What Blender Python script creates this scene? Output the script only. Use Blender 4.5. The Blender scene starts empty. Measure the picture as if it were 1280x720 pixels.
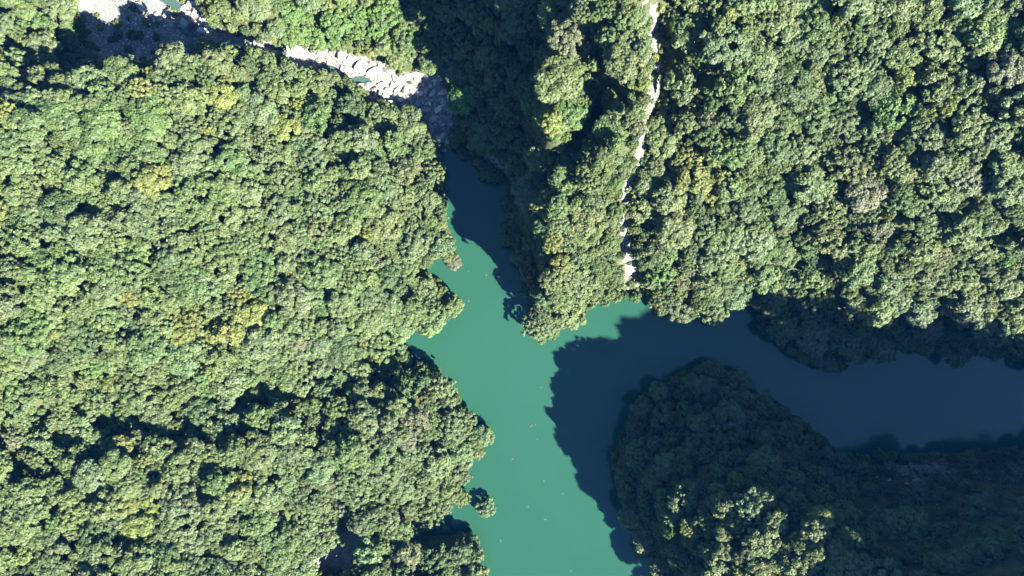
import bpy, bmesh, math, random
import numpy as np
from mathutils import Vector

# ---------------------------------------------------------------- camera, light, exposure
S = bpy.context.scene
C = S.collection
H, F = 280.0, 800.0            # flying height in metres, focal length in photo pixels (1280 wide)
SUN_E = 35.5                   # sun elevation, degrees
SUN_H = np.array([1.0, -0.90]) / math.hypot(1.0, 0.90)   # horizontal direction towards the sun
TE = math.tan(math.radians(SUN_E))

cam = bpy.data.cameras.new('camera'); cam_o = bpy.data.objects.new('camera', cam); C.objects.link(cam_o)
cam_o.location = (0, 0, H); cam_o.rotation_euler = (0, 0, 0)
cam.sensor_fit = 'HORIZONTAL'; cam.sensor_width = 36.0; cam.lens = 36.0 * F / 1280.0
cam.clip_start = 1.0; cam.clip_end = 6000.0
S.camera = cam_o

az = math.atan2(SUN_H[0], SUN_H[1])            # compass style, from +Y towards +X
W = bpy.data.worlds.new('World'); S.world = W; W.use_nodes = True
nt = W.node_tree; bg = nt.nodes['Background']
sky = nt.nodes.new('ShaderNodeTexSky'); sky.sky_type = 'NISHITA'; sky.sun_disc = False
sky.sun_elevation = math.radians(SUN_E); sky.sun_rotation = az; sky.altitude = 400
nt.links.new(sky.outputs[0], bg.inputs[0]); bg.inputs[1].default_value = 0.05
sky.air_density = 1.0; sky.dust_density = 0.2; sky.ozone_density = 8.0
sl = bpy.data.lights.new('sun', 'SUN'); sl.energy = 5.0; sl.angle = math.radians(0.5); sl.color = (1.0, 0.945, 0.83)
so = bpy.data.objects.new('sun', sl); C.objects.link(so)
ce = math.cos(math.radians(SUN_E))
so.rotation_euler = Vector((-SUN_H[0] * ce, -SUN_H[1] * ce, -math.sin(math.radians(SUN_E)))).to_track_quat('-Z', 'Y').to_euler()
S.view_settings.view_transform = 'Standard'; S.view_settings.look = 'None'
S.view_settings.gamma = 1.0; S.view_settings.use_curve_mapping = False
S.view_settings.exposure = 2.78
S.render.engine = 'CYCLES'
S.cycles.max_bounces = 5; S.cycles.diffuse_bounces = 3; S.cycles.glossy_bounces = 2
S.cycles.transmission_bounces = 2; S.cycles.transparent_max_bounces = 4
S.cycles.use_denoising = True

rng = np.random.default_rng(7)
random.seed(7)

def P(px, py, z=0.0):
    """A point of the place from its pixel in the photograph and its height."""
    k = (H - z) / F
    return np.array([(px - 640.0) * k, -(py - 360.0) * k, z])

def G(gx, gy, z):
    """A point of the place from its map position in pixel units of the water level."""
    k = H / F
    return np.array([(gx - 640.0) * k, -(gy - 360.0) * k, z])

def pix(p):
    k = F / (H - p[2])
    return 640 + p[0] * k, 360 - p[1] * k

# ---------------------------------------------------------------- terrain data
WATER = [(556, 186), (544, 196), (545, 215), (556, 250), (563, 290), (567, 312), (564, 326), (548, 322), (528, 334), (531, 352), (545, 366),
         (558, 374), (560, 396), (545, 406), (522, 412), (510, 418), (507, 438), (516, 447), (538, 458), (562, 474), (580, 512), (600, 545),
         (590, 570), (582, 590), (572, 604), (552, 612), (548, 624), (564, 634), (556, 637), (533, 640), (524, 654), (542, 669), (580, 668), (602, 672),
         (600, 690), (602, 720), (596, 780), (585, 900), (560, 1100),
         (850, 1100), (842, 900), (852, 780), (842, 722), (806, 690), (786, 652), (771, 622), (766, 572), (781, 548), (786, 512), (820, 482),
         (862, 461), (898, 466), (946, 494), (996, 524), (1028, 550), (1050, 566), (1070, 570), (1122, 572), (1200, 566), (1280, 560),
         (1400, 556), (1600, 560), (1600, 500), (1400, 470), (1280, 446), (1200, 438), (1118, 430), (1078, 448), (1030, 458), (992, 453), (984, 430),
         (952, 410), (946, 386), (918, 376), (878, 394), (854, 398), (828, 378), (812, 368), (788, 372), (740, 384), (702, 398), (682, 420),
         (664, 416), (664, 392), (658, 352), (648, 322), (637, 292), (640, 262), (632, 228), (598, 208), (576, 188), (566, 182)]
wpoly = np.array([P(*q)[:2] for q in WATER])

CTRL = [
    # left hill
    (160, 94, 40), (205, 94, 41), (244, 95, 40), (300, 82, 28), (335, 82, 22), (372, 88, 15), (160, 200, 44), (160, 300, 48), (160, 400, 46), (160, 480, 42), (160, 524, 32), (160, 556, 42), (160, 640, 44), (160, 720, 44),
    (250, 130, 38), (250, 200, 41), (250, 300, 42), (250, 400, 40), (250, 465, 37), (265, 505, 27), (252, 545, 36), (250, 640, 38), (250, 720, 38),
    (350, 105, 20), (350, 160, 29), (350, 250, 35), (350, 350, 34), (350, 445, 32), (364, 484, 21), (356, 522, 31), (350, 620, 31), (340, 700, 30),
    (425, 135, 12), (440, 200, 23), (440, 280, 27), (440, 360, 26), (440, 435, 22), (432, 474, 15), (430, 508, 23), (440, 600, 25), (446, 656, 9), (422, 685, 7), (398, 722, 7),
    (480, 705, 25), (474, 668, 25), (470, 636, 22), (365, 670, 26),
    (500, 180, 11), (510, 250, 17), (510, 330, 14), (500, 395, 14), (496, 453, 2), (506, 496, 20), (520, 580, 14), (545, 690, 11), (540, 560, 12), (548, 300, 10), (535, 220, 9),
    (60, 200, 54), (60, 400, 58), (60, 600, 54), (-60, 300, 66), (-60, 500, 66), (-60, 700, 62), (-160, 100, 66), (-180, 700, 76), (-180, 400, 80), (60, 800, 52), (300, 820, 40), (480, 800, 20), (300, 1000, 46),
    # upper left stream
    (530, 150, 2), (512, 112, 3.5), (470, 98, 5.5), (425, 80, 7), (385, 70, 8.5), (335, 60, 10), (285, 50, 11.5), (248, 30, 13), (228, 0, 14), (205, 12, 15.5), (200, 50, 16), (215, 78, 18),
    (165, 74, 19), (165, 12, 16.5), (110, 0, 18), (100, 70, 22), (60, 20, 24), (100, 100, 40), (210, -60, 20), (0, -40, 34),
    (275, 8, 20), (330, 20, 24), (400, 36, 17), (450, 62, 12), (470, 35, 19), (440, 0, 30), (340, -50, 44), (260, -70, 38), (490, 0, 27), (520, 0, 20), (486, 80, 8.5), (480, -80, 46),
    # shaded gorge
    (515, 60, 13), (546, 78, 8), (550, 30, 15), (555, -30, 24), (585, 50, 17), (600, 110, 17), (576, 150, 7), (568, 120, 8), (625, 50, 28), (640, 140, 25), (606, 196, 7), (630, 190, 16),
    (648, 235, 16), (656, 300, 11), (560, -120, 38), (640, -40, 40),
    # ridge and spur
    (678, 112, 62), (690, 138, 67), (655, 100, 28), (655, 160, 22), (668, 186, 27), (706, 76, 67), (686, 168, 62), (674, 258, 50), (700, 212, 33), (722, 188, 41), (745, 158, 45), (763, 132, 53), (682, 235, 30), (655, 20, 38), (735, 10, 76), (692, 10, 46), (690, 50, 50), (670, 400, 4), (690, 352, 44), (690, 370, 36), (675, 364, 33), (690, 386, 20), (678, 382, 17), (692, 330, 40), (676, 305, 38), (702, 300, 42), (716, 248, 53),
    (738, 212, 60), (760, 182, 63), (780, 148, 67), (796, 112, 71), (782, 70, 74), (785, -40, 86), (740, 60, 60), (728, 110, 51), (740, 330, 24), (745, 370, 6), (760, 250, 44), (770, 200, 52),
    # bare gully
    (828, 60, 55), (822, 100, 51), (814, 150, 47), (805, 200, 45), (788, 250, 35), (783, 300, 25), (792, 340, 12), (840, -20, 70),
    # right hill
    (872, 60, 66), (885, 150, 56), (880, 250, 39), (860, 330, 21), (846, 380, 4), (920, 350, 14), (950, 290, 31), (950, 200, 46), (1000, 100, 60), (1050, 250, 43), (1000, 345, 16), (1030, 385, 11),
    (1100, 375, 20), (1100, 200, 56), (1100, 50, 70), (1200, 300, 42), (1200, 380, 18), (1200, 120, 70), (1300, 300, 50), (1300, 400, 12), (1000, 430, 4), (1080, 420, 7), (950, -60, 76), (1150, -80, 86),
    # south east hill
    (800, 560, 13), (800, 620, 15), (830, 520, 12), (860, 485, 6), (850, 580, 23), (832, 637, 30), (870, 660, 39), (905, 600, 40), (950, 550, 20), (950, 620, 45), (1000, 570, 16), (1010, 620, 42),
    (1035, 655, 54), (1090, 700, 54), (1100, 765, 56), (1000, 785, 52), (900, 785, 38), (900, 710, 42), (850, 715, 20), (1000, 715, 49), (1050, 600, 11), (1095, 595, 8), (1130, 630, 26), (1100, 650, 34), (1200, 640, 36), (1280, 640, 44), (1200, 720, 60), (1280, 720, 66),
    (910, 560, 24),
]
cp = [P(*q) for q in CTRL]
cp += [G(1250, 60, 95), G(1400, 250, 85), G(1500, 380, 60), G(1500, 100, 120), G(900, -250, 110), G(600, -200, 70), G(300, -250, 70), G(0, -200, 60)]

# the mountain beyond the lower right corner: its skyline is what shades the lower right water and banks
def ac(p):       # along the sun direction, and across it (positive to the upper right)
    return p[0] * SUN_H[0] + p[1] * SUN_H[1], p[0] * -SUN_H[1] + p[1] * SUN_H[0]
EDGE = [(745, 598, 0), (800, 690, 0), (692, 500, 0), (700, 432, 0), (762, 404, 0), (840, 402, 5), (922, 388, 7), (948, 352, 20), (1000, 364, 22), (1060, 388, 16), (1110, 374, 24), (1200, 390, 22)]
ridge_pts = []
for q in EDGE:
    p = P(*q); a, u = ac(p)
    a_r = 262.0
    z = q[2] + TE * (a_r - a) - (30.0 if u < 10 else 18.0)
    ridge_pts.append((u, a_r, z))
def world_au(a, u):
    return np.array([a * SUN_H[0] - u * SUN_H[1], a * SUN_H[1] + u * SUN_H[0]])
for u, a, z in ridge_pts:
    xy = world_au(a, u); cp.append(np.array([xy[0], xy[1], z]))
u0 = min(ridge_pts); u1 = max(ridge_pts)
for du in (60, 130):
    xy = world_au(u0[1], u0[0] - du); cp.append(np.array([*xy, u0[2] * (0.55 if du == 60 else 0.4)]))
    xy = world_au(u1[1], u1[0] + du); cp.append(np.array([*xy, u1[2] * 0.9]))
cp = np.array(cp)
wp_c = wpoly[::1]
ctrl = np.vstack([cp, np.column_stack([wp_c, np.zeros(len(wp_c))])])

def tps_fit(c, lam=6.0):
    n = len(c); sc = 100.0
    X = c[:, :2] / sc
    r2 = ((X[:, None] - X[None]) ** 2).sum(-1)
    K = 0.5 * r2 * np.log(r2 + 1e-12) + np.eye(n) * lam * 1e-4
    A = np.zeros((n + 3, n + 3)); A[:n, :n] = K; A[:n, n] = 1; A[:n, n + 1:] = X; A[n, :n] = 1; A[n + 1:, :n] = X.T
    b = np.zeros(n + 3); b[:n] = c[:, 2]
    w = np.linalg.solve(A, b)
    def ev(xy):
        out = np.empty(len(xy))
        for i in range(0, len(xy), 8000):
            Y = xy[i:i + 8000] / sc
            d2 = ((Y[:, None] - X[None]) ** 2).sum(-1)
            out[i:i + 8000] = (0.5 * d2 * np.log(d2 + 1e-12)) @ w[:n] + w[n] + Y @ w[n + 1:]
        return out
    return ev
tps = tps_fit(ctrl)

def inside(poly, xy):
    r = np.zeros(len(xy), bool); n = len(poly)
    for i in range(n):
        x1, y1 = poly[i]; x2, y2 = poly[(i + 1) % n]
        c = (y1 > xy[:, 1]) != (y2 > xy[:, 1])
        with np.errstate(divide='ignore', invalid='ignore'):
            r ^= c & (xy[:, 0] < (x2 - x1) * (xy[:, 1] - y1) / (y2 - y1 + 1e-12) + x1)
    return r
def seg_dist(pts, xy, closed=True):
    d = np.full(len(xy), 1e9); n = len(pts)
    for i in range(n if closed else n - 1):
        a = pts[i]; b = pts[(i + 1) % n]; ab = b - a
        t = np.clip(((xy - a) @ ab) / (ab @ ab + 1e-9), 0, 1)
        d = np.minimum(d, np.hypot(*(xy - a - t[:, None] * ab).T))
    return d
def sdf_water(xy):            # positive on land
    d = seg_dist(wpoly, xy)
    return np.where(inside(wpoly, xy), -d, d) + 3.4 * vnoise(xy, 7, 13)

def vnoise(xy, scale, seed):
    r = np.random.default_rng(seed); n = 64; g = r.random((n, n))
    p = xy / scale; i = np.floor(p).astype(int); f = p - i; f = f * f * (3 - 2 * f)
    a = g[i[:, 0] % n, i[:, 1] % n]; b = g[(i[:, 0] + 1) % n, i[:, 1] % n]
    c = g[i[:, 0] % n, (i[:, 1] + 1) % n]; d = g[(i[:, 0] + 1) % n, (i[:, 1] + 1) % n]
    return (a * (1 - f[:, 0]) + b * f[:, 0]) * (1 - f[:, 1]) + (c * (1 - f[:, 0]) + d * f[:, 0]) * f[:, 1] - 0.5

POOLS = [(412, 86, 7.2, 13, 5), (450, 100, 6.0, 11, 6), (212, 3, 15.0, 11, 8), (232, 40, 14.0, 7, 4), (348, 60, 9.6, 9, 5)]   # px, py, level, half sizes in px
def hgt(xy):
    xy = np.asarray(xy, float)
    z = tps(xy)
    far = np.clip((np.maximum(np.abs(xy[:, 0] - 40) - 330, np.abs(xy[:, 1] + 40) - 260)) / 160.0, 0, 1)
    far = far * far * (3 - 2 * far)
    hill = 55 + 90 * (vnoise(xy, 260, 3) + 0.5) + 30 * vnoise(xy, 90, 4)
    z = z * (1 - far) + hill * far
    z = z + 5.0 * vnoise(xy, 42, 8) * np.clip(z / 20 - 0.3, 0, 1) + 1.4 * vnoise(xy, 17, 5) + 1.0 * vnoise(xy, 6, 6)
    ab = np.column_stack([(xy[:, 0] + xy[:, 1]) * 0.707, (xy[:, 1] - xy[:, 0]) * 0.707 * 2.6])
    z = z + (3.0 + 7.0 * np.clip((xy[:, 0] - 60) / 30, 0, 1) * np.clip(xy[:, 1] / 20 + 0.5, 0, 1)) * vnoise(ab, 60, 9) * np.clip(z / 20 - 0.3, 0, 1)
    for q in POOLS:
        c = P(q[0], q[1], q[2]); e = np.hypot((xy[:, 0] - c[0]) / (q[3] * 0.345), (xy[:, 1] - c[1]) / (q[4] * 0.345))
        z = np.where(e < 2.0, np.minimum(z, q[2] - 0.7 + 1.4 * np.maximum(e - 0.6, 0) ** 1.5 * 2), z)
    d = sdf_water(xy)
    land = np.minimum(np.maximum(z, 0.5), 0.15 + 4.8 * np.maximum(d, 0))
    return np.where(d > 0, land, -np.minimum(4.0, 0.25 + 0.9 * -d))

# bare rock: polygons on the ground as (photo pixel, height)
def gp(pts): return np.array([P(*q)[:2] for q in pts])
ROCK = {
    'stream': gp([(562, 190, 0), (572, 160, 3), (566, 125, 4), (550, 96, 5), (520, 92, 4), (498, 96, 4), (492, 86, 6), (470, 76, 7), (430, 66, 8), (385, 62, 9), (345, 55, 11), (300, 46, 12), (275, 38, 13), (256, 14, 14),
                  (250, -30, 16), (180, -30, 17), (90, -20, 20), (90, 70, 30), (160, 86, 30), (215, 88, 26), (248, 84, 20), (262, 70, 15), (300, 70, 14), (352, 78, 12), (400, 94, 9), (440, 104, 7), (470, 128, 6), (496, 138, 5), (520, 150, 4), (545, 185, 1)]),
    'gully': gp([(795, -30, 76), (800, 10, 71), (800, 40, 68), (796, 60, 66), (800, 100, 61), (802, 130, 56), (799, 165, 52), (795, 195, 48), (781, 225, 42), (776, 260, 34), (775, 300, 26), (781, 330, 17), (783, 374, 1),
                 (788, 374, 1), (787, 342, 14), (793, 344, 14), (798, 372, 1), (803, 372, 1), (798, 338, 15), (788, 310, 24), (786, 262, 33), (790, 232, 40), (804, 200, 46), (808, 165, 52), (806, 120, 58), (801, 60, 66), (804, 30, 69), (802, -30, 76)]),
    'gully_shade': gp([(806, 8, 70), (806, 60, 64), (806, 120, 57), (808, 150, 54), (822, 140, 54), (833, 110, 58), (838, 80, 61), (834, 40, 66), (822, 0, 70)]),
    'ravine': gp([(386, 724, 12), (398, 690, 13), (425, 664, 13), (448, 650, 14), (462, 658, 14), (448, 690, 12), (436, 724, 12)]),
    'shore': gp([(1064, 574, 1), (1085, 572, 1), (1125, 574, 1), (1180, 570, 1), (1180, 584, 6), (1128, 592, 6), (1100, 586, 4)]),
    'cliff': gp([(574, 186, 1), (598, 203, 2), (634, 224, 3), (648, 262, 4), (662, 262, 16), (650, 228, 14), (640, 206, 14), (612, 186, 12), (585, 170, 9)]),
    'scar': gp([(1103, 204, 68), (1112, 196, 68), (1118, 206, 66), (1108, 216, 66)]),
    'scar_low': gp([(1096, 290, 42), (1112, 286, 42), (1116, 302, 40), (1098, 306, 40)]),
}
def rockness(xy):
    m = np.zeros(len(xy))
    for k, poly in ROCK.items():
        d = seg_dist(poly, xy); d = np.where(inside(poly, xy), d, -d)
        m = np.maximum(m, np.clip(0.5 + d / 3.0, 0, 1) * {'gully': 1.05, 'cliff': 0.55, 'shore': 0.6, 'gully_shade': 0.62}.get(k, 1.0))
    return m
SCRUB = gp([(742, 190, 50), (770, 170, 54), (790, 60, 68), (800, 60, 66), (796, 200, 46), (780, 240, 38), (776, 300, 26), (790, 372, 2), (720, 392, 2), (715, 330, 28), (735, 270, 40)])

# ---------------------------------------------------------------- materials
def new_mat(name):
    m = bpy.data.materials.new(name); m.use_nodes = True
    t = m.node_tree; t.nodes.clear()
    out = t.nodes.new('ShaderNodeOutputMaterial')
    return m, t, out
def N(t, kind, **kw):
    n = t.nodes.new(kind)
    for k, v in kw.items(): setattr(n, k, v)
    return n
def ramp(t, src, stops):
    r = N(t, 'ShaderNodeValToRGB'); e = r.color_ramp.elements
    while len(e) < len(stops): e.new(0.5)
    for el, (p, c) in zip(e, stops): el.position = p; el.color = (*c, 1)
    t.links.new(src, r.inputs[0]); return r.outputs[0]
def noise(t, scale, detail=4, rough=0.55, coord=None):
    n = N(t, 'ShaderNodeTexNoise'); n.inputs['Scale'].default_value = scale; n.inputs['Detail'].default_value = detail; n.inputs['Roughness'].default_value = rough
    if coord is None:
        coord = N(t, 'ShaderNodeNewGeometry').outputs['Position']
    t.links.new(coord, n.inputs['Vector']); return n.outputs['Fac']
def mixc(t, fac, a, b, mode='MIX'):
    m = N(t, 'ShaderNodeMix', data_type='RGBA', blend_type=mode)
    for s, v in ((m.inputs[0], fac), (m.inputs[6], a), (m.inputs[7], b)):
        if hasattr(v, 'node'): t.links.new(v, s)
        elif isinstance(v, (int, float)): s.default_value = v
        else: s.default_value = (*v, 1)
    return m.outputs[2]

def leaf_material():
    m, t, out = new_mat('leaf')
    at = N(t, 'ShaderNodeAttribute', attribute_type='INSTANCER', attribute_name='leaf_col')
    n1 = noise(t, 0.9, 2)
    v = ramp(t, n1, [(0.3, (0.72, 0.74, 0.72)), (0.7, (1.25, 1.22, 1.2))])
    lc = N(t, 'ShaderNodeAttribute', attribute_type='GEOMETRY', attribute_name='leaf_var')
    c = mixc(t, 1.0, at.outputs['Color'], v, 'MULTIPLY')
    c = mixc(t, 1.0, c, lc.outputs['Color'], 'MULTIPLY')
    d = N(t, 'ShaderNodeBsdfPrincipled'); t.links.new(c, d.inputs['Base Color']); d.inputs['Roughness'].default_value = 0.55; d.inputs['Specular IOR Level'].default_value = 0.35
    tr = N(t, 'ShaderNodeBsdfTranslucent')
    t.links.new(mixc(t, 1.0, c, (1.1, 1.25, 0.6), 'MULTIPLY'), tr.inputs['Color'])
    mx = N(t, 'ShaderNodeMixShader'); mx.inputs[0].default_value = 0.38
    t.links.new(d.outputs[0], mx.inputs[1]); t.links.new(tr.outputs[0], mx.inputs[2]); t.links.new(mx.outputs[0], out.inputs[0])
    return m
def bark_material():
    m, t, out = new_mat('bark')
    c = ramp(t, noise(t, 2.5), [(0.3, (0.07, 0.055, 0.04)), (0.7, (0.17, 0.14, 0.11))])
    d = N(t, 'ShaderNodeBsdfPrincipled'); t.links.new(c, d.inputs['Base Color']); d.inputs['Roughness'].default_value = 0.9
    t.links.new(d.outputs[0], out.inputs[0]); return m
def rock_color(t):
    a = ramp(t, noise(t, 0.22, 6, 0.65), [(0.3, (0.26, 0.26, 0.26)), (0.5, (0.42, 0.415, 0.40)), (0.7, (0.56, 0.55, 0.52))])
    b = ramp(t, noise(t, 1.4, 5, 0.7), [(0.3, (0.55, 0.55, 0.55)), (0.65, (1.15, 1.15, 1.12))])
    return mixc(t, 1.0, a, b, 'MULTIPLY')
def rock_material():
    m, t, out = new_mat('pale_rock')
    oi = N(t, 'ShaderNodeObjectInfo')
    d = N(t, 'ShaderNodeBsdfPrincipled'); t.links.new(mixc(t, 1.0, rock_color(t), ramp(t, oi.outputs['Random'], [(0.0, (0.36, 0.36, 0.37)), (0.5, (0.72, 0.72, 0.71)), (1.0, (1.1, 1.09, 1.06))]), 'MULTIPLY'), d.inputs['Base Color']); d.inputs['Roughness'].default_value = 0.85
    bp = N(t, 'ShaderNodeBump'); bp.inputs['Strength'].default_value = 0.6; bp.inputs['Distance'].default_value = 0.5
    t.links.new(noise(t, 1.2, 6, 0.7), bp.inputs['Height']); t.links.new(bp.outputs[0], d.inputs['Normal'])
    t.links.new(d.outputs[0], out.inputs[0]); return m
def ground_material():
    m, t, out = new_mat('forest_ground')
    g = ramp(t, noise(t, 0.35, 6, 0.7), [(0.3, (0.028, 0.036, 0.014)), (0.5, (0.05, 0.062, 0.024)), (0.7, (0.085, 0.09, 0.04))])
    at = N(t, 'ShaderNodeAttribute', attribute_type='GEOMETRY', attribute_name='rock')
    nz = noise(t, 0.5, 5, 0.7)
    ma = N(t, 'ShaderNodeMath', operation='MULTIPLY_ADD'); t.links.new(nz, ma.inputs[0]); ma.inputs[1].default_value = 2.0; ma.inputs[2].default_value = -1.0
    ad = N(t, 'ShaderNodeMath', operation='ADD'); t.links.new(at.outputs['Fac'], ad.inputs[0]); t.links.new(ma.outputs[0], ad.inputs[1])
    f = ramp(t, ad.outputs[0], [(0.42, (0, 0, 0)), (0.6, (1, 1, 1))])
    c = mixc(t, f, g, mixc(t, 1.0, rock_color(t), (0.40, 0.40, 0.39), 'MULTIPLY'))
    d = N(t, 'ShaderNodeBsdfPrincipled'); t.links.new(c, d.inputs['Base Color']); d.inputs['Roughness'].default_value = 0.9; d.inputs['Specular IOR Level'].default_value = 0.2
    bp = N(t, 'ShaderNodeBump'); bp.inputs['Strength'].default_value = 0.8; bp.inputs['Distance'].default_value = 1.0
    t.links.new(noise(t, 0.6, 8, 0.7), bp.inputs['Height']); t.links.new(bp.outputs[0], d.inputs['Normal'])
    t.links.new(d.outputs[0], out.inputs[0]); return m
def water_material(name, c0, c1):
    m, t, out = new_mat(name)
    c = ramp(t, noise(t, 0.012, 3, 0.5), [(0.35, c0), (0.65, c1)])
    d = N(t, 'ShaderNodeBsdfPrincipled'); t.links.new(c, d.inputs['Base Color']); d.inputs['Roughness'].default_value = 0.08; d.inputs['IOR'].default_value = 1.45
    bp = N(t, 'ShaderNodeBump'); bp.inputs['Strength'].default_value = 0.08; bp.inputs['Distance'].default_value = 0.1
    t.links.new(noise(t, 0.8, 4, 0.6), bp.inputs['Height']); t.links.new(bp.outputs[0], d.inputs['Normal'])
    t.links.new(d.outputs[0], out.inputs[0]); return m

DRIFT = bark_material(); DRIFT.name = 'driftwood'; [setattr(e, 'color', c) for e, c in zip([n for n in DRIFT.node_tree.nodes if n.type == 'VALTORGB'][0].color_ramp.elements, ((0.07, 0.09, 0.07, 1), (0.12, 0.14, 0.11, 1)))]; LEAF = leaf_material(); BARK = bark_material(); ROCKM = rock_material()
GROUNDM = ground_material(); POOLM = water_material('pool_water', (0.030, 0.060, 0.050), (0.038, 0.070, 0.058)); WATERM = water_material('green_water', (0.0125, 0.0515, 0.0314), (0.0145, 0.0568, 0.0353))

# ---------------------------------------------------------------- mesh helpers
def mesh_from(name, verts, faces, mat):
    me = bpy.data.meshes.new(name)
    me.from_pydata([tuple(v) for v in verts], [], faces); me.update()
    for mm in (mat if isinstance(mat, (list, tuple)) else [mat]): me.materials.append(mm)
    return me
def link(name, me, parent=None, loc=None):
    o = bpy.data.objects.new(name, me); C.objects.link(o)
    if parent is not None: o.parent = parent
    if loc is not None: o.location = loc
    return o
def tag(o, label=None, cat=None, group=None, kind=None):
    for k, v in (('label', label), ('category', cat), ('group', group), ('kind', kind)):
        if v: o[k] = v
    return o

# ---------------------------------------------------------------- ground sheet and water
def axis(lo, hi, step, far):
    c = list(np.arange(lo, hi + 0.1, step)); s = step
    a, b = [], []
    x = hi
    while x < far: s *= 1.25; x += s; b.append(x)
    s = step; x = lo
    while x > -far: s *= 1.25; x -= s; a.append(x)
    return np.array(a[::-1] + c + b)
gx = axis(-300, 400, 2.0, 2500); gy = axis(-310, 220, 2.0, 2500)
GXY = np.array(np.meshgrid(gx, gy)).reshape(2, -1).T
GZ = hgt(GXY)
nx, ny = len(gx), len(gy)
idx = np.arange(nx * ny).reshape(ny, nx)
fq = np.stack([idx[:-1, :-1], idx[:-1, 1:], idx[1:, 1:], idx[1:, :-1]], -1).reshape(-1, 4)
gme = bpy.data.meshes.new('ground')
gme.vertices.add(nx * ny); gme.vertices.foreach_set('co', np.column_stack([GXY, GZ]).astype(np.float32).ravel())
gme.loops.add(len(fq) * 4); gme.loops.foreach_set('vertex_index', fq.astype(np.int32).ravel())
gme.polygons.add(len(fq)); gme.polygons.foreach_set('loop_start', np.arange(0, len(fq) * 4, 4, dtype=np.int32))
gme.update(calc_edges=True)
gme.polygons.foreach_set('use_smooth', np.ones(len(fq), bool))
ra = gme.attributes.new('rock', 'FLOAT', 'POINT'); ra.data.foreach_set('value', rockness(GXY).astype(np.float32))
gme.materials.append(GROUNDM)
tag(link('ground', gme), 'wooded valley slopes of dark earth with bare pale rock along the stream', kind='structure')

wb = np.array([wpoly.min(0) - 30, wpoly.max(0) + 30])
wme = mesh_from('river_water', [(wb[0, 0], wb[0, 1], 0), (wb[1, 0], wb[0, 1], 0), (wb[1, 0], wb[1, 1], 0), (wb[0, 0], wb[1, 1], 0)], [(0, 1, 2, 3)], WATERM)
tag(link('river_water', wme), 'calm green river water between wooded banks', kind='structure')

# ---------------------------------------------------------------- blue air added to tint the shade
hm, ht, hout = new_mat('shade_tint_air')
pv = N(ht, 'ShaderNodeVolumePrincipled'); pv.inputs['Color'].default_value = (0.03, 0.27, 1.0, 1); pv.inputs["Density"].default_value = 3.2e-5; pv.inputs['Anisotropy'].default_value = 0.0
ht.links.new(pv.outputs[0], hout.inputs['Volume'])
hb = bmesh.new(); bmesh.ops.create_cube(hb, size=1.0)
for v in hb.verts: v.co = (v.co.x * 9000, v.co.y * 9000, -6.0 if v.co.z < 0 else 290.0)
hme = bpy.data.meshes.new('haze'); hb.to_mesh(hme); hb.free(); hme.materials.append(hm)
tag(link('haze', hme), 'thin blue haze added to tint the shaded parts of the valley', kind='stuff')

# ---------------------------------------------------------------- tree kinds
def ico(sub):
    bm = bmesh.new(); bmesh.ops.create_icosphere(bm, subdivisions=sub, radius=1.0)
    v = np.array([x.co[:] for x in bm.verts]); f = [tuple(x.index for x in p.verts) for p in bm.faces]; bm.free()
    return v, f
ICO_V, ICO_F = ico(1)

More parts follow.
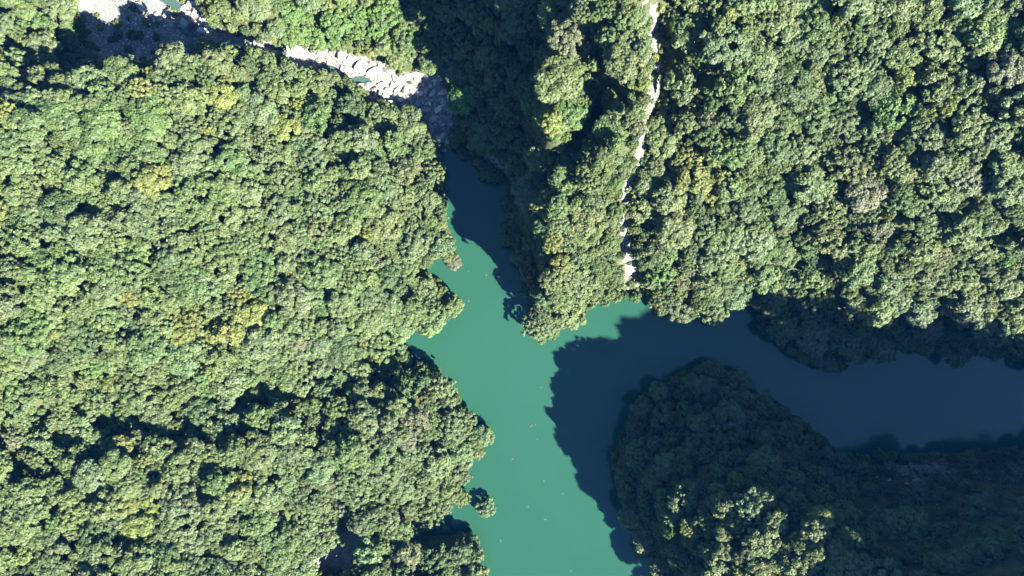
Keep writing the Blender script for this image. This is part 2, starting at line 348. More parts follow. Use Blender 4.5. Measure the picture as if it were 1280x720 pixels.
def crown_data(seed, R=5.0, zb=3.0, zt=10.0, nl=22, lobe=(1.3, 2.2), per=110, leaf=(0.24, 0.52), flat=0.55, jit=0.48):
    """Lobed crown: lobes over a dome, each a leafy clump of small blades on a rough core."""
    r = np.random.default_rng(seed)
    V, Fc, var = [], [], []
    nv = 0
    asym = r.normal(0, 0.10, 2) * R
    el = 1 + r.uniform(-0.15, 0.15)
    k = np.arange(nl) + 0.5
    ph = np.arccos(1 - k / nl * (1 - math.cos(1.75))); th = k * 2.39996 + r.uniform(0, 6.28)
    ph = ph + r.normal(0, 0.10, nl); th = th + r.normal(0, 0.25, nl)
    rr = 1 + r.normal(0, 0.13, nl)
    zc = zb + (zt - zb) * 0.42; hz = zt - zc
    lr = r.uniform(*lobe, nl)
    cx = np.sin(ph) * np.cos(th) * (R - lr * 0.75) * rr * el + asym[0] * np.cos(ph)
    cy = np.sin(ph) * np.sin(th) * (R - lr * 0.75) * rr / el + asym[1] * np.cos(ph)
    cz = zc + np.cos(ph) * (hz - lr * 0.7) * rr
    lob = [np.array([cx[i], cy[i], cz[i]]) for i in range(nl)]
    cen = np.array([0, 0, zc - 1.0])
    for i in range(nl):
        c, q = lob[i], lr[i]
        lv = r.uniform(0.88, 1.13) * np.array([r.uniform(0.94, 1.06), 1.0, r.uniform(0.9, 1.1)])
        bump = 1 + r.normal(0, 0.14, len(ICO_V))
        core = c + ICO_V * (q * 0.74 * bump)[:, None] * np.array([1, 1, 0.85])
        V.append(core); Fc += [tuple(a + nv for a in f) for f in ICO_F]; nv += len(core); var += [lv * 0.9] * len(core)
        n = int(per * (q / 1.7) ** 2)
        d = r.normal(0, 1, (n * 2, 3)); d /= np.linalg.norm(d, axis=1)[:, None]
        out = c - cen; out /= np.linalg.norm(out) + 1e-6
        d = d[(d @ out) > -0.25][:n]; n = len(d)
        pos = c + d * (q * r.uniform(0.72, 1.08, n))[:, None] * np.array([1, 1, 0.9])
        nrm = d + r.normal(0, jit, (n, 3)) + np.array([0, 0, 0.75]); nrm /= np.linalg.norm(nrm, axis=1)[:, None]
        t1 = np.cross(nrm, r.normal(0, 1, (n, 3))); t1 /= np.linalg.norm(t1, axis=1)[:, None]
        t2 = np.cross(nrm, t1)
        s = r.uniform(*leaf, n)[:, None]; asp = r.uniform(0.5, 0.9, n)[:, None]
        quad = np.stack([pos - t1 * s, pos - t2 * s * asp - nrm * s * 0.2, pos + t1 * s, pos + t2 * s * asp - nrm * s * 0.2], 1)
        V.append(quad.reshape(-1, 3))
        Fc += [(nv + 4 * j, nv + 4 * j + 1, nv + 4 * j + 2, nv + 4 * j + 3) for j in range(n)]; nv += 4 * n
        lvq = lv[None] * r.uniform(0.86, 1.14, (n, 1))
        var += list(np.repeat(lvq, 4, 0))
    return np.concatenate(V), Fc, np.array(var), lob

def tube(p0, p1, r0, r1, n=6):
    p0, p1 = np.array(p0, float), np.array(p1, float); d = p1 - p0; d /= np.linalg.norm(d)
    a = np.cross(d, [0.3, 1, 0.2]); a /= np.linalg.norm(a); b = np.cross(d, a)
    ang = np.arange(n) * 2 * math.pi / n
    ring = np.cos(ang)[:, None] * a + np.sin(ang)[:, None] * b
    return np.vstack([p0 + ring * r0, p1 + ring * r1]), [(i, (i + 1) % n, n + (i + 1) % n, n + i) for i in range(n)]
def trunk_data(seed, lob, zt):
    r = np.random.default_rng(seed); V, Fc = [], []; nv = 0
    def add(v, f):
        nonlocal nv
        V.append(v); Fc.extend(tuple(a + nv for a in q) for q in f); nv += len(v)
    fork = np.array([r.normal(0, .2), r.normal(0, .2), zt * 0.42])
    add(*tube((0, 0, -2.5), fork, 0.34, 0.24, 8)); add(*tube(fork, (fork[0] * 2, fork[1] * 2, zt * 0.8), 0.24, 0.07))
    for i in r.choice(len(lob), min(8, len(lob)), replace=False):
        add(*tube(fork, lob[i], 0.15, 0.04, 5))
    return np.concatenate(V), Fc

def leaf_mesh(name, V, Fc, var, mats, extra=None):
    nlf = len(Fc)
    if extra is not None:
        tv, tf = extra; off = len(V); V = np.vstack([V, tv]); Fc = Fc + [tuple(a + off for a in f) for f in tf]; var = np.vstack([var, np.ones((len(tv), 3))])
    me = mesh_from(name, V, Fc, mats)
    a = me.attributes.new('leaf_var', 'FLOAT_COLOR', 'POINT')
    a.data.foreach_set('color', np.column_stack([var, np.ones(len(var))]).astype(np.float32).ravel())
    if extra is not None:
        mi = np.zeros(len(Fc), np.int32); mi[nlf:] = 1; me.polygons.foreach_set('material_index', mi)
    return me

FORMS = [   # form word, parameters
    ('round', dict(R=5.0, zb=2.6, zt=8.2, nl=46, lobe=(0.95, 1.5))),
    ('lobed', dict(R=5.2, zb=2.6, zt=8.0, nl=30, lobe=(1.2, 1.9))),
    ('spreading', dict(R=5.8, zb=3.6, zt=7.8, nl=54, lobe=(0.85, 1.35))),
    ('narrow', dict(R=4.4, zb=2.0, zt=9.6, nl=38, lobe=(0.9, 1.4))),
    ('fluffy', dict(R=5.0, zb=2.6, zt=8.4, nl=66, lobe=(0.65, 1.05), leaf=(0.2, 0.4))),
    ('ragged', dict(R=5.2, zb=2.4, zt=8.8, nl=34, lobe=(0.8, 1.6), jit=0.8)),
]
KINDS = []
for fi, (fw, kw) in enumerate(FORMS):
    for v in range(3):
        V, Fc, var, lob = crown_data(100 + fi * 10 + v, **kw)
        tk = trunk_data(500 + fi * 10 + v, lob, kw['zt'])
        KINDS.append(dict(form=fw, R=kw['R'], zt=kw['zt'], crown=leaf_mesh('crown', V, Fc, var, [LEAF]),
                          trunk=mesh_from('trunk', *tk, BARK), whole=leaf_mesh('forest_tree', V, Fc, var, [LEAF, BARK], tk)))
BUSH = []
for v in range(4):
    V, Fc, var, lob = crown_data(900 + v, R=1.9, zb=-0.6, zt=2.2, nl=9, lobe=(0.6, 1.0), per=130, leaf=(0.2, 0.42))
    BUSH.append(leaf_mesh('bush', V, Fc, var, [LEAF]))

TINTS = {
    'olive green': (0.100, 0.125, 0.048),
    'sage green': (0.098, 0.128, 0.062),
    'mid green': (0.075, 0.110, 0.038),
    'dark green': (0.045, 0.075, 0.028),
    'bright green': (0.085, 0.145, 0.040),
    'yellow green': (0.150, 0.158, 0.040),
    'grey brown': (0.118, 0.118, 0.080),
}
TNAMES = list(TINTS)
HOT = [(240, 405, 26, 'yellow green'), (225, 390, 16, 'yellow green'), (275, 118, 18, 'yellow green'), (178, 112, 18, 'yellow green'), (190, 215, 24, 'yellow green'), (195, 640, 22, 'yellow green'),
       (305, 410, 22, 'yellow green'), (402, 304, 12, 'bright green'), (398, 390, 10, 'bright green'), (470, 25, 30, 'bright green'), (420, 20, 30, 'bright green'), (380, 20, 25, 'bright green'),
       (1070, 60, 18, 'bright green'), (245, 488, 18, 'bright green'), (428, 632, 13, 'grey brown'), (180, 598, 14, 'grey brown'), (235, 505, 10, 'grey brown'), (1100, 235, 16, 'grey brown'), (1105, 292, 14, 'grey brown'),
       (945, 245, 12, 'grey brown'), (700, 150, 30, 'bright green'), (690, 120, 20, 'yellow green'), (520, 40, 40, 'mid green'), (850, 285, 14, 'yellow green'), (455, 300, 10, 'yellow green'), (360, 350, 14, 'yellow green')]
def pick_tint(px, py, r):
    for hx, hy, hr, nm in HOT:
        if math.hypot(px - hx, py - hy) < hr: return nm
    yel = 0.10 if px < 330 else 0.05
    n_ = float(vnoise(np.array([[px, py]]), 62, 31)[0]) + float(vnoise(np.array([[px, py]]), 150, 32)[0])
    p = np.array([0.36 + max(n_, 0) * 0.7, 0.26 + max(-n_, 0) * 0.7, 0.22, 0.07, 0.02, yel * (0.25 + max(n_, 0) * 3), 0.012])
    return r.choice(TNAMES, p=p / p.sum())
def jitter_tint(nm, r):
    c = np.array(TINTS[nm]) * 0.7 + np.array([0.100, 0.126, 0.050]) * 0.3; return tuple(float(x) for x in c * 1.08 * np.array([0.94, 1.02, 1.0]) * r.uniform(0.90, 1.10) * (1 + r.normal(0, 0.035, 3)))

# ---------------------------------------------------------------- where the trees stand
LAND = [  # px, py, radius px, tint, height factor, label
    (604, 545, 13, 'sage green', 1.0, 'grey green tree leaning out over the water from the point of the west bank'),
    (577, 625, 10, 'yellow green', 1.0, 'small yellow green tree on the spit at the mouth of the narrow inlet'),
    (607, 637, 12, 'sage green', 0.9, 'lone tree standing in the water off the inlet mouth, apart from the bank'),
    (567, 328, 9, 'grey brown', 0.8, 'grey brown half bare bush arching over the mouth of the small round cove'),
    (566, 382, 13, 'olive green', 1.0, 'olive tree on the point just below the small round cove'),
    (178, 112, 17, 'yellow green', 1.0, 'big yellow green tree at the lower edge of the shaded rock slab'),
    (196, 95, 14, 'sage green', 1.0, 'grey green tree against the lower edge of the shaded rock slab'),
    (276, 119, 17, 'yellow green', 1.0, 'large yellow green tree in the forest south of the shaded stream bed'),
    (271, 79, 18, 'olive green', 1.0, 'broad olive tree standing right on the south edge of the shaded stream bed'),
    (330, 76, 14, 'olive green', 1.0, 'olive tree hanging over the stream bed upstream of the white boulders'),
    (402, 304, 11, 'bright green', 1.0, 'bright fresh green tree alone among olive crowns in the middle of the west forest'),
    (398, 391, 9, 'bright green', 1.0, 'small vivid green tree in the lower middle of the west forest'),
    (240, 402, 17, 'yellow green', 1.0, 'brightest yellow green tree in the west forest, well back from the water'),
    (428, 633, 14, 'grey brown', 1.0, 'grey brown nearly leafless tree at the head of the dark gully'),
    (672, 410, 17, 'sage green', 0.9, 'grey green tree on the very tip of the central peninsula'),
    (669, 351, 11, 'olive green', 1.5, 'tall olive tree added low on the peninsula west face to shade the river'),  # this and the next tree added to carry the shade across the river
    (677, 371, 12, 'sage green', 1.4, 'tall grey green tree added behind the tip of the central peninsula for its shadow'),
    (692, 300, 14, 'yellow green', 1.0, 'sunlit pale tree on the west brow of the central peninsula above shaded water'),
    (672, 256, 9, 'olive green', 1.0, 'single sunlit crown surrounded by shade on the cliff above the river head'),
    (662, 130, 11, 'bright green', 1.0, 'sunlit bright green tree at the outer end of the spur over the shaded gorge'),
    (690, 152, 16, 'yellow green', 1.0, 'yellow green tree on the lower nose of the sunlit spur over the gorge'),
    (843, 282, 26, 'olive green', 1.0, 'very large round olive tree just east of the bare gully'),
    (850, 386, 18, 'sage green', 0.9, 'grey green tree bulging over the water from the north bank of the side arm'),
    (1058, 150, 20, 'sage green', 1.0, 'long pale grey green crown in front of a dark gap on the north east slope'),
    (829, 633, 8, 'sage green', 1.3, 'small partly sunlit crown on the west shoulder of the shaded hill'),
    (921, 603, 11, 'yellow green', 1.1, 'yellow green crown near the middle of the shaded hill, at the edge of the sunlight'),
    (896, 612, 8, 'sage green', 1.1, 'small grey green crown beside a yellow green one in the middle of the shaded hill'),
    (834, 662, 8, 'olive green', 42.0, 'slim tall tree on the western shoulder of the shaded hill, its top catching the sun'),
    (867, 662, 14, 'yellow green', 1.1, 'largest sunlit tree on the western crest of the shaded hill'),
    (1030, 650, 16, 'yellow green', 1.1, 'sunlit yellow green tree on the eastern crest of the shaded hill'),
    (1001, 678, 12, 'olive green', 1.1, 'sunlit olive tree in the saddle between the two crests of the shaded hill'),
    (1010, 606, 7, 'olive green', 1.1, 'small olive crown nearest the rocky shore on the shaded hill'),
    (1032, 556, 9, 'mid green', 0.8, 'low green tree at the water corner beside the shaded rocky shore'),
    (1010, 538, 8, 'dark green', 0.9, 'dark tree jutting into the side arm just above the low green corner tree'),
]
class Grid:
    def __init__(s, cell): s.c = cell; s.d = {}
    def near(s, x, y, r):
        i0, i1 = int((x - r) // s.c), int((x + r) // s.c); j0, j1 = int((y - r) // s.c), int((y + r) // s.c)
        for i in range(i0, i1 + 1):
            for j in range(j0, j1 + 1):
                yield from s.d.get((i, j), ())
    def add(s, x, y, r): s.d.setdefault((int(x // s.c), int(y // s.c)), []).append((x, y, r))
grid = Grid(8.0)
trees = []      # dict(x, y, z, r, kind, tint)
def try_fill(n, rlo, rhi, xlo, xhi, ylo, yhi, pack, zone):
    xy = np.column_stack([rng.uniform(xlo, xhi, n), rng.uniform(ylo, yhi, n)])
    rad = rng.uniform(rlo, rhi, n)
    d = sdf_water(xy) + 4.5 * vnoise(xy, 7, 11) + 3.0 * vnoise(xy, 20, 12) + 0.9; z = hgt(xy); rk = rockness(xy); sc = inside(SCRUB, xy)
    gd = np.minimum(np.minimum(seg_dist(ROCK['gully_shade'], xy), seg_dist(ROCK['gully'], xy) + 0.3), seg_dist(ROCK['stream'], xy) * 1.6 + 0.8)
    for i in range(n):
        r = rad[i]
        if d[i] < (0.8 if r < 3.5 else 1.6): continue
        if rk[i] > 0.35: continue
        if r > 2.6 and rk[i] > 0.02: continue
        if gd[i] < 0.75 * r: continue
        if sc[i] and r > 3.2: continue
        x, y = xy[i]
        if any((x - a) ** 2 + (y - b) ** 2 < (pack * (r + q)) ** 2 for a, b, q in grid.near(x, y, r + 8)): continue
        px = 640 + x * F / (H - z[i] - 8); py = 360 - y * F / (H - z[i] - 8)
        inf = -40 < px < 1320 and -40 < py < 760
        if zone == 'view' and not inf: continue
        if zone == 'off' and inf: continue
        grid.add(x, y, r)
        trees.append(dict(x=x, y=y, z=z[i], r=r, px=px, py=py, view=0 < px < 1280 and 0 < py < 720, land=None))
for px, py, rp, tn, hk, lab in LAND:
    z = 5.0
    for _ in range(12):
        p = P(px, py, z + 6 * min(hk, 2.0)); z = 0.5 * z + 0.5 * max(float(hgt([p[:2]])[0]), -0.6)
    r = rp * (H - z - 6) / F
    grid.add(p[0], p[1], r)
    trees.append(dict(x=p[0], y=p[1], z=z, r=r, px=px, py=py, view=True, land=lab, tint=tn, hk=hk * min(1.0, 5.5 / r) if hk <= 1 else hk * 5.0 / r if hk < 10 else (hk - z) / (8.2 * r / 5.0)))
VX0, VX1, VY0, VY1 = -240, 240, -135, 135
try_fill(6000, 5.2, 7.4, VX0, VX1, VY0, VY1, 0.76, 'view')
try_fill(30000, 3.0, 5.0, VX0, VX1, VY0, VY1, 0.62, 'view')
try_fill(36000, 1.6, 2.9, VX0, VX1, VY0, VY1, 0.64, 'view')
try_fill(9000, 4.6, 6.4, -330, 430, -330, 240, 0.85, 'off')
tr = np.random.default_rng(21)
for t in trees:
    t['kind'] = int(tr.integers(len(KINDS)))
    if 'tint' not in t: t['tint'] = str(pick_tint(t['px'], t['py'], tr))
    t['col'] = jitter_tint(t['tint'], tr)
    t['rot'] = float(tr.uniform(0, 6.283)); t['hs'] = float(tr.uniform(0.92, 1.10)) * (t['hk'] if 'hk' in t else (5.0 / t['r']) ** 0.6)
print('trees', len(trees), 'in view', sum(t['view'] for t in trees))

inview = [t for t in trees if t['view']]
solo = [t for t in inview if t['land']] + sorted([t for t in inview if not t['land']], key=lambda t: -t['r'] / (H - t['z']))[:297]
sid = {id(t) for t in solo}
rest = [t for t in trees if id(t) not in sid]

ANCHORS = [
    (175, 125, 'just below the shaded rock slab'), (330, 110, 'on the slope south of the shaded upper stream'), (440, 150, 'on the slope below the white sunlit boulders'),
    (520, 215, 'on the west bank at the shaded head of the river'), (535, 285, 'on the west bank just above the round cove'), (505, 365, 'on the west bank right beside the round cove'),
    (470, 425, 'above the shaded notch in the west bank'), (545, 505, 'on the west bank point below the shaded notch'), (510, 595, 'on the west bank just above the narrow inlet'),
    (530, 690, 'on the west bank south of the narrow inlet'), (410, 600, 'above the dark gully in the west forest'), (330, 685, 'west of the dark gully by the lower edge'),
    (430, 250, 'halfway up the west forest level with the river head'), (300, 210, 'high in the west forest level with the river head'), (400, 335, 'halfway up the west forest level with the round cove'),
    (240, 320, 'high in the west forest level with the round cove'), (390, 430, 'halfway up the west forest level with the shaded notch'), (240, 430, 'high in the west forest level with the shaded notch'),
    (390, 525, 'beside the dark ravine halfway up the west forest'), (220, 545, 'around the upper end of the dark ravine, west forest'), (210, 660, 'high in the lower corner of the west forest'),
    (60, 120, 'at the far west edge, upper part'), (60, 360, 'at the far west edge, middle part'), (60, 600, 'at the far west edge, lower part'),
    (330, 15, 'in the sunlit wood north of the upper stream'), (450, 35, 'in the sunlit wood above the white boulders'), (60, 20, 'in the far upper corner beyond the rock slab'),
    (530, 50, 'in the shaded gorge above the river head'), (600, 130, 'on the shaded cliff side above the river head'), (635, 235, 'on the dark slope right above the narrow river'),
    (690, 100, 'on the sunlit spur above the gorge'), (715, 195, 'in the shaded trough below the spur'), (765, 90, 'on the ridge close to the top of the bare gully'), (755, 220, 'on the ridge just west of the bare gully'),
    (690, 320, 'on the brow of the central peninsula'), (735, 370, 'near the water on the central peninsula'), (870, 45, 'east of the top of the bare gully'), (870, 160, 'east of the middle of the bare gully'),
    (850, 300, 'east of the foot of the bare gully'), (980, 50, 'at the upper edge of the north east slope'), (1090, 50, 'near the upper corner of the north east slope'), (980, 150, 'on the upper middle of the north east slope'),
    (1090, 160, 'on the upper outer part of the north east slope'), (960, 250, 'on the middle of the north east slope'), (1080, 270, 'on the outer middle of the north east slope'), (1210, 100, 'at the far east edge, upper part'),
    (1210, 270, 'at the far east edge, middle part'), (890, 360, 'on the sunlit north bank of the side arm'), (1030, 350, 'at the shadow line above the side arm'), (1030, 420, 'in the shaded wood on the north bank'),
    (1210, 390, 'far along the north bank of the side arm'), (810, 530, 'on the water side of the shaded hill'), (890, 500, 'on the north nose of the shaded hill'), (810, 620, 'low on the west flank of the shaded hill'),
    (900, 580, 'in the middle of the shaded hill'), (970, 560, 'on the side arm flank of the shaded hill'), (900, 670, 'on the western crest of the shaded hill'), (1000, 650, 'on the main crest of the shaded hill'),
    (1090, 620, 'above the shaded rocky shore'), (1090, 690, 'behind the eastern crest of the shaded hill'), (1220, 650, 'far along the south bank of the side arm'),
]
def where(t):
    return min(ANCHORS, key=lambda a: (a[0] - t['px']) ** 2 + (a[1] - t['py']) ** 2)[2]
plain = [t for t in solo if not t['land']]
rs_ = sorted(t['r'] / (H - t['z']) for t in plain); c1, c2 = rs_[len(rs_) // 3], rs_[2 * len(rs_) // 3]
by_label = {}
for t in plain:
    q = t['r'] / (H - t['z'])
    t['lab'] = f"{'modest' if q < c1 else 'large' if q < c2 else 'huge'} {t['tint']} {KINDS[t['kind']]['form']} tree {where(t)}"
    by_label.setdefault(t['lab'], []).append(t)
for lab, ts in by_label.items():
    if len(ts) == 2:
        ts.sort(key=lambda t: t['py'])
        for t, w in zip(ts, ('upper', 'lower')): t['lab'] = w + ' ' + lab
    for t in ts:
        if len(t['lab'].split()) > 16: t['lab'] = t['lab'].replace(' ' + KINDS[t['kind']]['form'] + ' tree', ' tree', 1)
        t['grp'] = 'forest trees ' + where(t)
print('shared', sum(len(v) for v in by_label.values() if len(v) > 2))
for t in solo:
    k = KINDS[t['kind']]; s = t['r'] / k['R']
    e = bpy.data.objects.new('broadleaf_tree', None); C.objects.link(e)
    e.location = (t['x'], t['y'], t['z']); e.rotation_euler = (0, 0, t['rot']); e.scale = (s, s, s * t['hs'])
    c = link('crown', k['crown'], e); c['leaf_col'] = t['col']
    link('trunk', k['trunk'], e)
    tag(e, t['land'] or t['lab'], 'tree', t.get('grp'))

# ---------------------------------------------------------------- the mass of the forest: one object
def scatter(name, items, protos, label, mesh_name):
    me = bpy.data.meshes.new(mesh_name)
    me.from_pydata([(t['x'], t['y'], t['z']) for t in items], [], [])
    for an, ty, key in (('vid', 'INT', 'value'), ('rotz', 'FLOAT', 'value')):
        a = me.attributes.new(an, ty, 'POINT')
        a.data.foreach_set('value', np.array([t['vid'] if an == 'vid' else t['rot'] for t in items], np.int32 if ty == 'INT' else np.float32))
    a = me.attributes.new('scl', 'FLOAT_VECTOR', 'POINT'); a.data.foreach_set('vector', np.array([t['scl'] for t in items], np.float32).ravel())
    a = me.attributes.new('leaf_col', 'FLOAT_COLOR', 'POINT'); a.data.foreach_set('color', np.array([(*t['col'], 1) for t in items], np.float32).ravel())
    o = link(name, me)
    ng = bpy.data.node_groups.new(name, 'GeometryNodeTree')
    ng.interface.new_socket('Geometry', in_out='INPUT', socket_type='NodeSocketGeometry'); ng.interface.new_socket('Geometry', in_out='OUTPUT', socket_type='NodeSocketGeometry')
    gi = ng.nodes.new('NodeGroupInput'); go = ng.nodes.new('NodeGroupOutput')
    iop = ng.nodes.new('GeometryNodeInstanceOnPoints'); jn = ng.nodes.new('GeometryNodeJoinGeometry')
    for pm in reversed(protos):
        po = bpy.data.objects.new(pm.name + '_source', pm)
        oi = ng.nodes.new('GeometryNodeObjectInfo'); oi.inputs['Object'].default_value = po; oi.inputs['As Instance'].default_value = False
        g2 = ng.nodes.new('GeometryNodeGeometryToInstance')
        ng.links.new(oi.outputs['Geometry'], g2.inputs[0]); ng.links.new(g2.outputs[0], jn.inputs[0])
    def na(nm, ty):
        n = ng.nodes.new('GeometryNodeInputNamedAttribute'); n.data_type = ty; n.inputs['Name'].default_value = nm
        return n.outputs['Attribute']
    cx = ng.nodes.new('ShaderNodeCombineXYZ'); ng.links.new(na('rotz', 'FLOAT'), cx.inputs['Z'])
    ng.links.new(gi.outputs[0], iop.inputs['Points']); ng.links.new(jn.outputs[0], iop.inputs['Instance'])
    iop.inputs['Pick Instance'].default_value = True
    ng.links.new(na('vid', 'INT'), iop.inputs['Instance Index']); ng.links.new(cx.outputs[0], iop.inputs['Rotation']); ng.links.new(na('scl', 'FLOAT_VECTOR'), iop.inputs['Scale'])
    ng.links.new(iop.outputs[0], go.inputs[0])
    md = o.modifiers.new('scatter', 'NODES'); md.node_group = ng
    tag(o, label, kind='stuff')
    return o
items = []
for t in rest:
    s = t['r'] / KINDS[t['kind']]['R']
    items.append(dict(x=t['x'], y=t['y'], z=t['z'], vid=t['kind'], rot=t['rot'], scl=(s, s, s * t['hs']), col=t['col']))
scatter('forest_canopy', items, [k['whole'] for k in KINDS], 'dense mass of smaller broadleaf trees covering the slopes', 'forest_canopy')

bxy = np.column_stack([rng.uniform(VX0, VX1, 85000), rng.uniform(VY0, VY1, 85000)])
bd = sdf_water(bxy); brk = rockness(bxy); bz = hgt(bxy); bsc = inside(SCRUB, bxy)
keep = (bd > 0.2) & ((brk < 0.3) | ((brk < 0.9) & (rng.random(len(bxy)) < 0.16)) | ((rng.random(len(bxy)) < 0.05) & (bxy[:, 0] < -133) & (bd > 0)) | ((rng.random(len(bxy)) < 0.22) & inside(ROCK['gully'], bxy) & (bxy[:, 1] < 60)))
items = []; g2 = Grid(4.0)
for i in np.nonzero(keep)[0]:
    x, y = bxy[i]; r = rng.uniform(1.0, 2.1)
    if any((x - a) ** 2 + (y - b) ** 2 < (0.8 * (r + q)) ** 2 for a, b, q in g2.near(x, y, r + 2.2)): continue
    g2.add(x, y, r)
    nm = str(rng.choice(['mid green', 'olive green', 'sage green', 'dark green', 'yellow green'], p=[.3, .3, .2, .1, .1]))
    s = r / 1.9
    items.append(dict(x=x, y=y, z=bz[i], vid=int(rng.integers(4)), rot=rng.uniform(0, 6.28), scl=(s, s, s * rng.uniform(0.8, 1.3)), col=jitter_tint(nm, rng)))
print('bushes', len(items))
scatter('undergrowth', items, BUSH, 'low green undergrowth between and below the trees', 'undergrowth')

# ---------------------------------------------------------------- boulders, pools, driftwood
def rock_mesh(seed):
    r = np.random.default_rng(seed); bm = bmesh.new()
    n_ = int(r.integers(13, 22)); d = r.normal(0, 1, (n_, 3)); d /= np.linalg.norm(d, axis=1)[:, None]
    d = np.sign(d) * np.abs(d) ** 0.75
    d *= r.uniform(0.7, 1.15, (n_, 1)) * np.array([1.15, r.uniform(0.45, 0.85), r.uniform(0.4, 0.7)])
    for v in d: bm.verts.new(v)
    res = bmesh.ops.convex_hull(bm, input=bm.verts[:])
    bmesh.ops.delete(bm, geom=[v for v in bm.verts if not v.link_faces], context='VERTS')
    bmesh.ops.bevel(bm, geom=bm.edges[:], offset=0.05, segments=1, affect='EDGES')
    me = bpy.data.meshes.new('boulder'); bm.to_mesh(me); bm.free(); me.materials.append(ROCKM); return me
ROCKS = [rock_mesh(300 + i) for i in range(12)]
for q in POOLS:
    c = P(q[0], q[1], q[2]); n = 28
    vs = [(math.cos(a) * q[3] * 0.345 * 1.25, math.sin(a) * q[4] * 0.345 * 1.25, 0) for a in np.arange(n) * 2 * math.pi / n]
    pr_ = random.Random(q[0]); a1, a2 = pr_.uniform(0, 6), pr_.uniform(0, 6)
    vs = [(x * k_, y * k_, 0) for (x, y, _), k_ in ((v, 1 + 0.28 * math.sin(2 * i * 6.283 / n + a1) + 0.2 * math.sin(3 * i * 6.283 / n + a2)) for i, v in enumerate(vs))]
    vs = [(x * 0.9 - y * 0.25 , y * 0.85 - x * 0.3, 0) for x, y, _ in vs]
    o = link('stream_pool_water', mesh_from('stream_pool_water', vs, [tuple(range(n))], POOLM), loc=tuple(c))
    tag(o, 'small green pool between boulders in the stream bed', kind='structure')

BZ = [  # polygon in px, height, count, radii in metres, wording
    ([(498, 100), (520, 94), (552, 100), (566, 130), (568, 165), (558, 188), (545, 184), (520, 150), (500, 132)], 3, 85, (0.6, 2.3), 'pale boulder in the shaded pile at the head of the river', 'boulders of the shaded pile at the river head'),
    ([(378, 64), (400, 64), (440, 72), (480, 84), (500, 98), (498, 136), (480, 128), (455, 112), (420, 98), (392, 86)], 7, 78, (0.5, 2.5), 'white sunlit boulder in the stream bed between two woods', 'white boulders of the sunlit stream bed'),
    ([(262, 30), (300, 46), (345, 56), (378, 64), (380, 84), (340, 80), (300, 70), (262, 60), (240, 40)], 11, 40, (0.5, 1.6), 'grey boulder in the shaded upper stream bed', 'boulders of the shaded upper stream bed'),
    ([(165, 0), (250, 0), (262, 34), (240, 44), (200, 34), (164, 26)], 16, 34, (0.7, 2.6), 'pale block beside the small pool above the shaded rock slab', 'blocks around the upper pool'),
    ([(1060, 573), (1125, 573), (1125, 606), (1100, 602), (1075, 588)], 3, 34, (0.4, 1.5), 'dark grey rock on the shaded shore of the side arm', 'rocks of the shaded shore'),
    ([(802, 4), (808, 60), (804, 150), (797, 190), (784, 225), (788, 225), (806, 190), (830, 120), (836, 70), (820, 0)], 58, 26, (0.3, 0.85), 'pale rock lying in the bare gully', 'rocks of the bare gully'),
]
rr = np.random.default_rng(77)
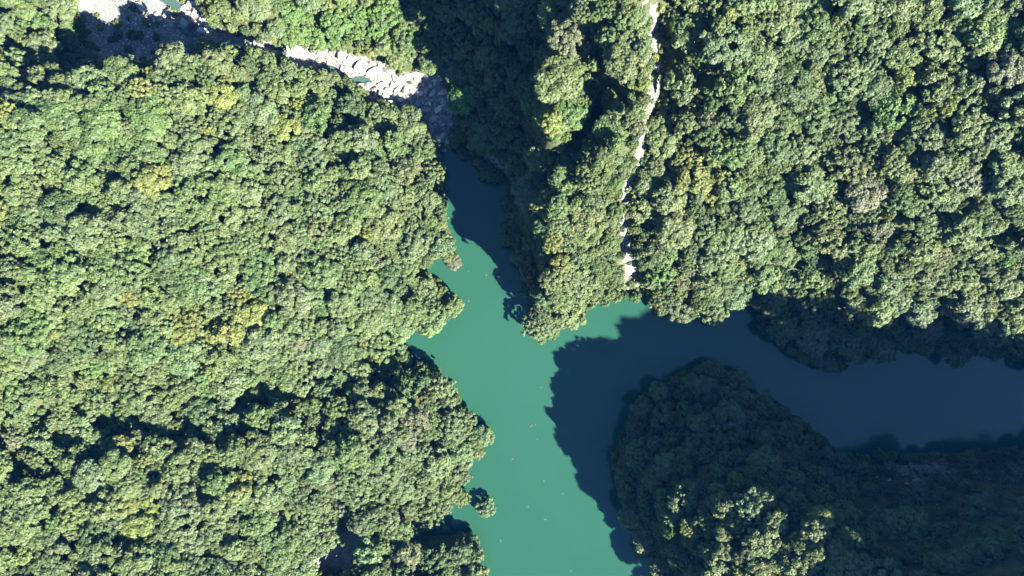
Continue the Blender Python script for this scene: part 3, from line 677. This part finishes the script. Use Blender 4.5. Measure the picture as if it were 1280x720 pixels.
for poly, zz, cnt, rads, lab, grp in BZ:
    pw = np.array([P(x, y, zz)[:2] for x, y in poly]); lo, hi = pw.min(0), pw.max(0)
    got = []; tries = 0; big = None
    sizes = np.sort(rads[0] + (rads[1] - rads[0]) * rr.random(cnt) ** 2.6)[::-1]
    for r in sizes:
        for _ in range(200):
            xy = rr.uniform(lo, hi)
            if zz == 48:
                u = rr.random(); 
            if not inside(pw, xy[None])[0]: continue
            if any(math.hypot((xy[0] - P(*q[:3])[0]) / (q[3] * 0.34 + r * 0.3), (xy[1] - P(*q[:3])[1]) / (q[4] * 0.34 + r * 0.3)) < 1 for q in POOLS): continue
            if any((xy[0] - a) ** 2 + (xy[1] - b) ** 2 < (0.85 * (r + q)) ** 2 for a, b, q in got): continue
            got.append((xy[0], xy[1], r))
            o = link('boulder', ROCKS[int(rr.integers(len(ROCKS)))], loc=(xy[0], xy[1], float(hgt([xy])[0]) + r * 0.30))
            o.scale = (r * 1.15, r * 1.15, r * rr.uniform(0.8, 1.2)); o.rotation_euler = (rr.uniform(-.3, .3), rr.uniform(-.3, .3), rr.uniform(0, 6.28))
            if big is None: big = o; tag(o, 'largest ' + lab, 'boulder', grp)
            else: tag(o, lab, 'boulder', grp)
            break
rs = np.column_stack([rr.uniform(-175, 75, 60000), rr.uniform(-10, 130, 60000)])
rs = np.vstack([rs, np.column_stack([rr.uniform(140, 185, 3000), rr.uniform(-90, -68, 3000)])])
rs = rs[(rockness(rs) > 0.55) & (sdf_water(rs) > 0.3)][:5000]
rz = hgt(rs)
scatter('stream_gravel', [dict(x=a, y=b, z=c + 0.05, vid=int(rr.integers(len(ROCKS))), rot=rr.uniform(0, 6.28), scl=(q, q, q * 0.9), col=(0.3, 0.3, 0.3)) for (a, b), c, q in zip(rs, rz, rr.uniform(0.15, 0.5, len(rs)))],
        ROCKS, 'loose stones and gravel of the stream bed and bare gully', 'stream_gravel')

for k in range(22):
    px, py = (rr.uniform(660, 705), rr.uniform(480, 660)) if k < 12 else (rr.uniform(610, 760), rr.uniform(380, 715)) if k < 18 else (rr.uniform(575, 640), rr.uniform(290, 470))
    p = P(px, py)
    if sdf_water(p[None, :2])[0] > -4: continue
    r = rr.uniform(0.12, 0.24); V = []; Fq = []
    L = r * rr.uniform(2, 4)
    for m in range(3):
        a = rr.uniform(0, 3.14); q = rr.uniform(-.3, .3, 2); l = L * (1 if m == 0 else 0.5); v, f = tube((q[0] - math.cos(a) * l, q[1] - math.sin(a) * l, 0.02), (q[0] + math.cos(a) * l, q[1] + math.sin(a) * l, 0.06), 0.09, 0.05, 6)
        Fq += [tuple(i + sum(len(w) for w in V) for i in ff) for ff in f]; V.append(v)
    tag(link('driftwood', mesh_from('driftwood', np.concatenate(V), Fq, DRIFT), loc=(p[0], p[1], 0.03)), 'scrap of driftwood floating on the open sunlit water', 'driftwood', 'floating driftwood scraps')
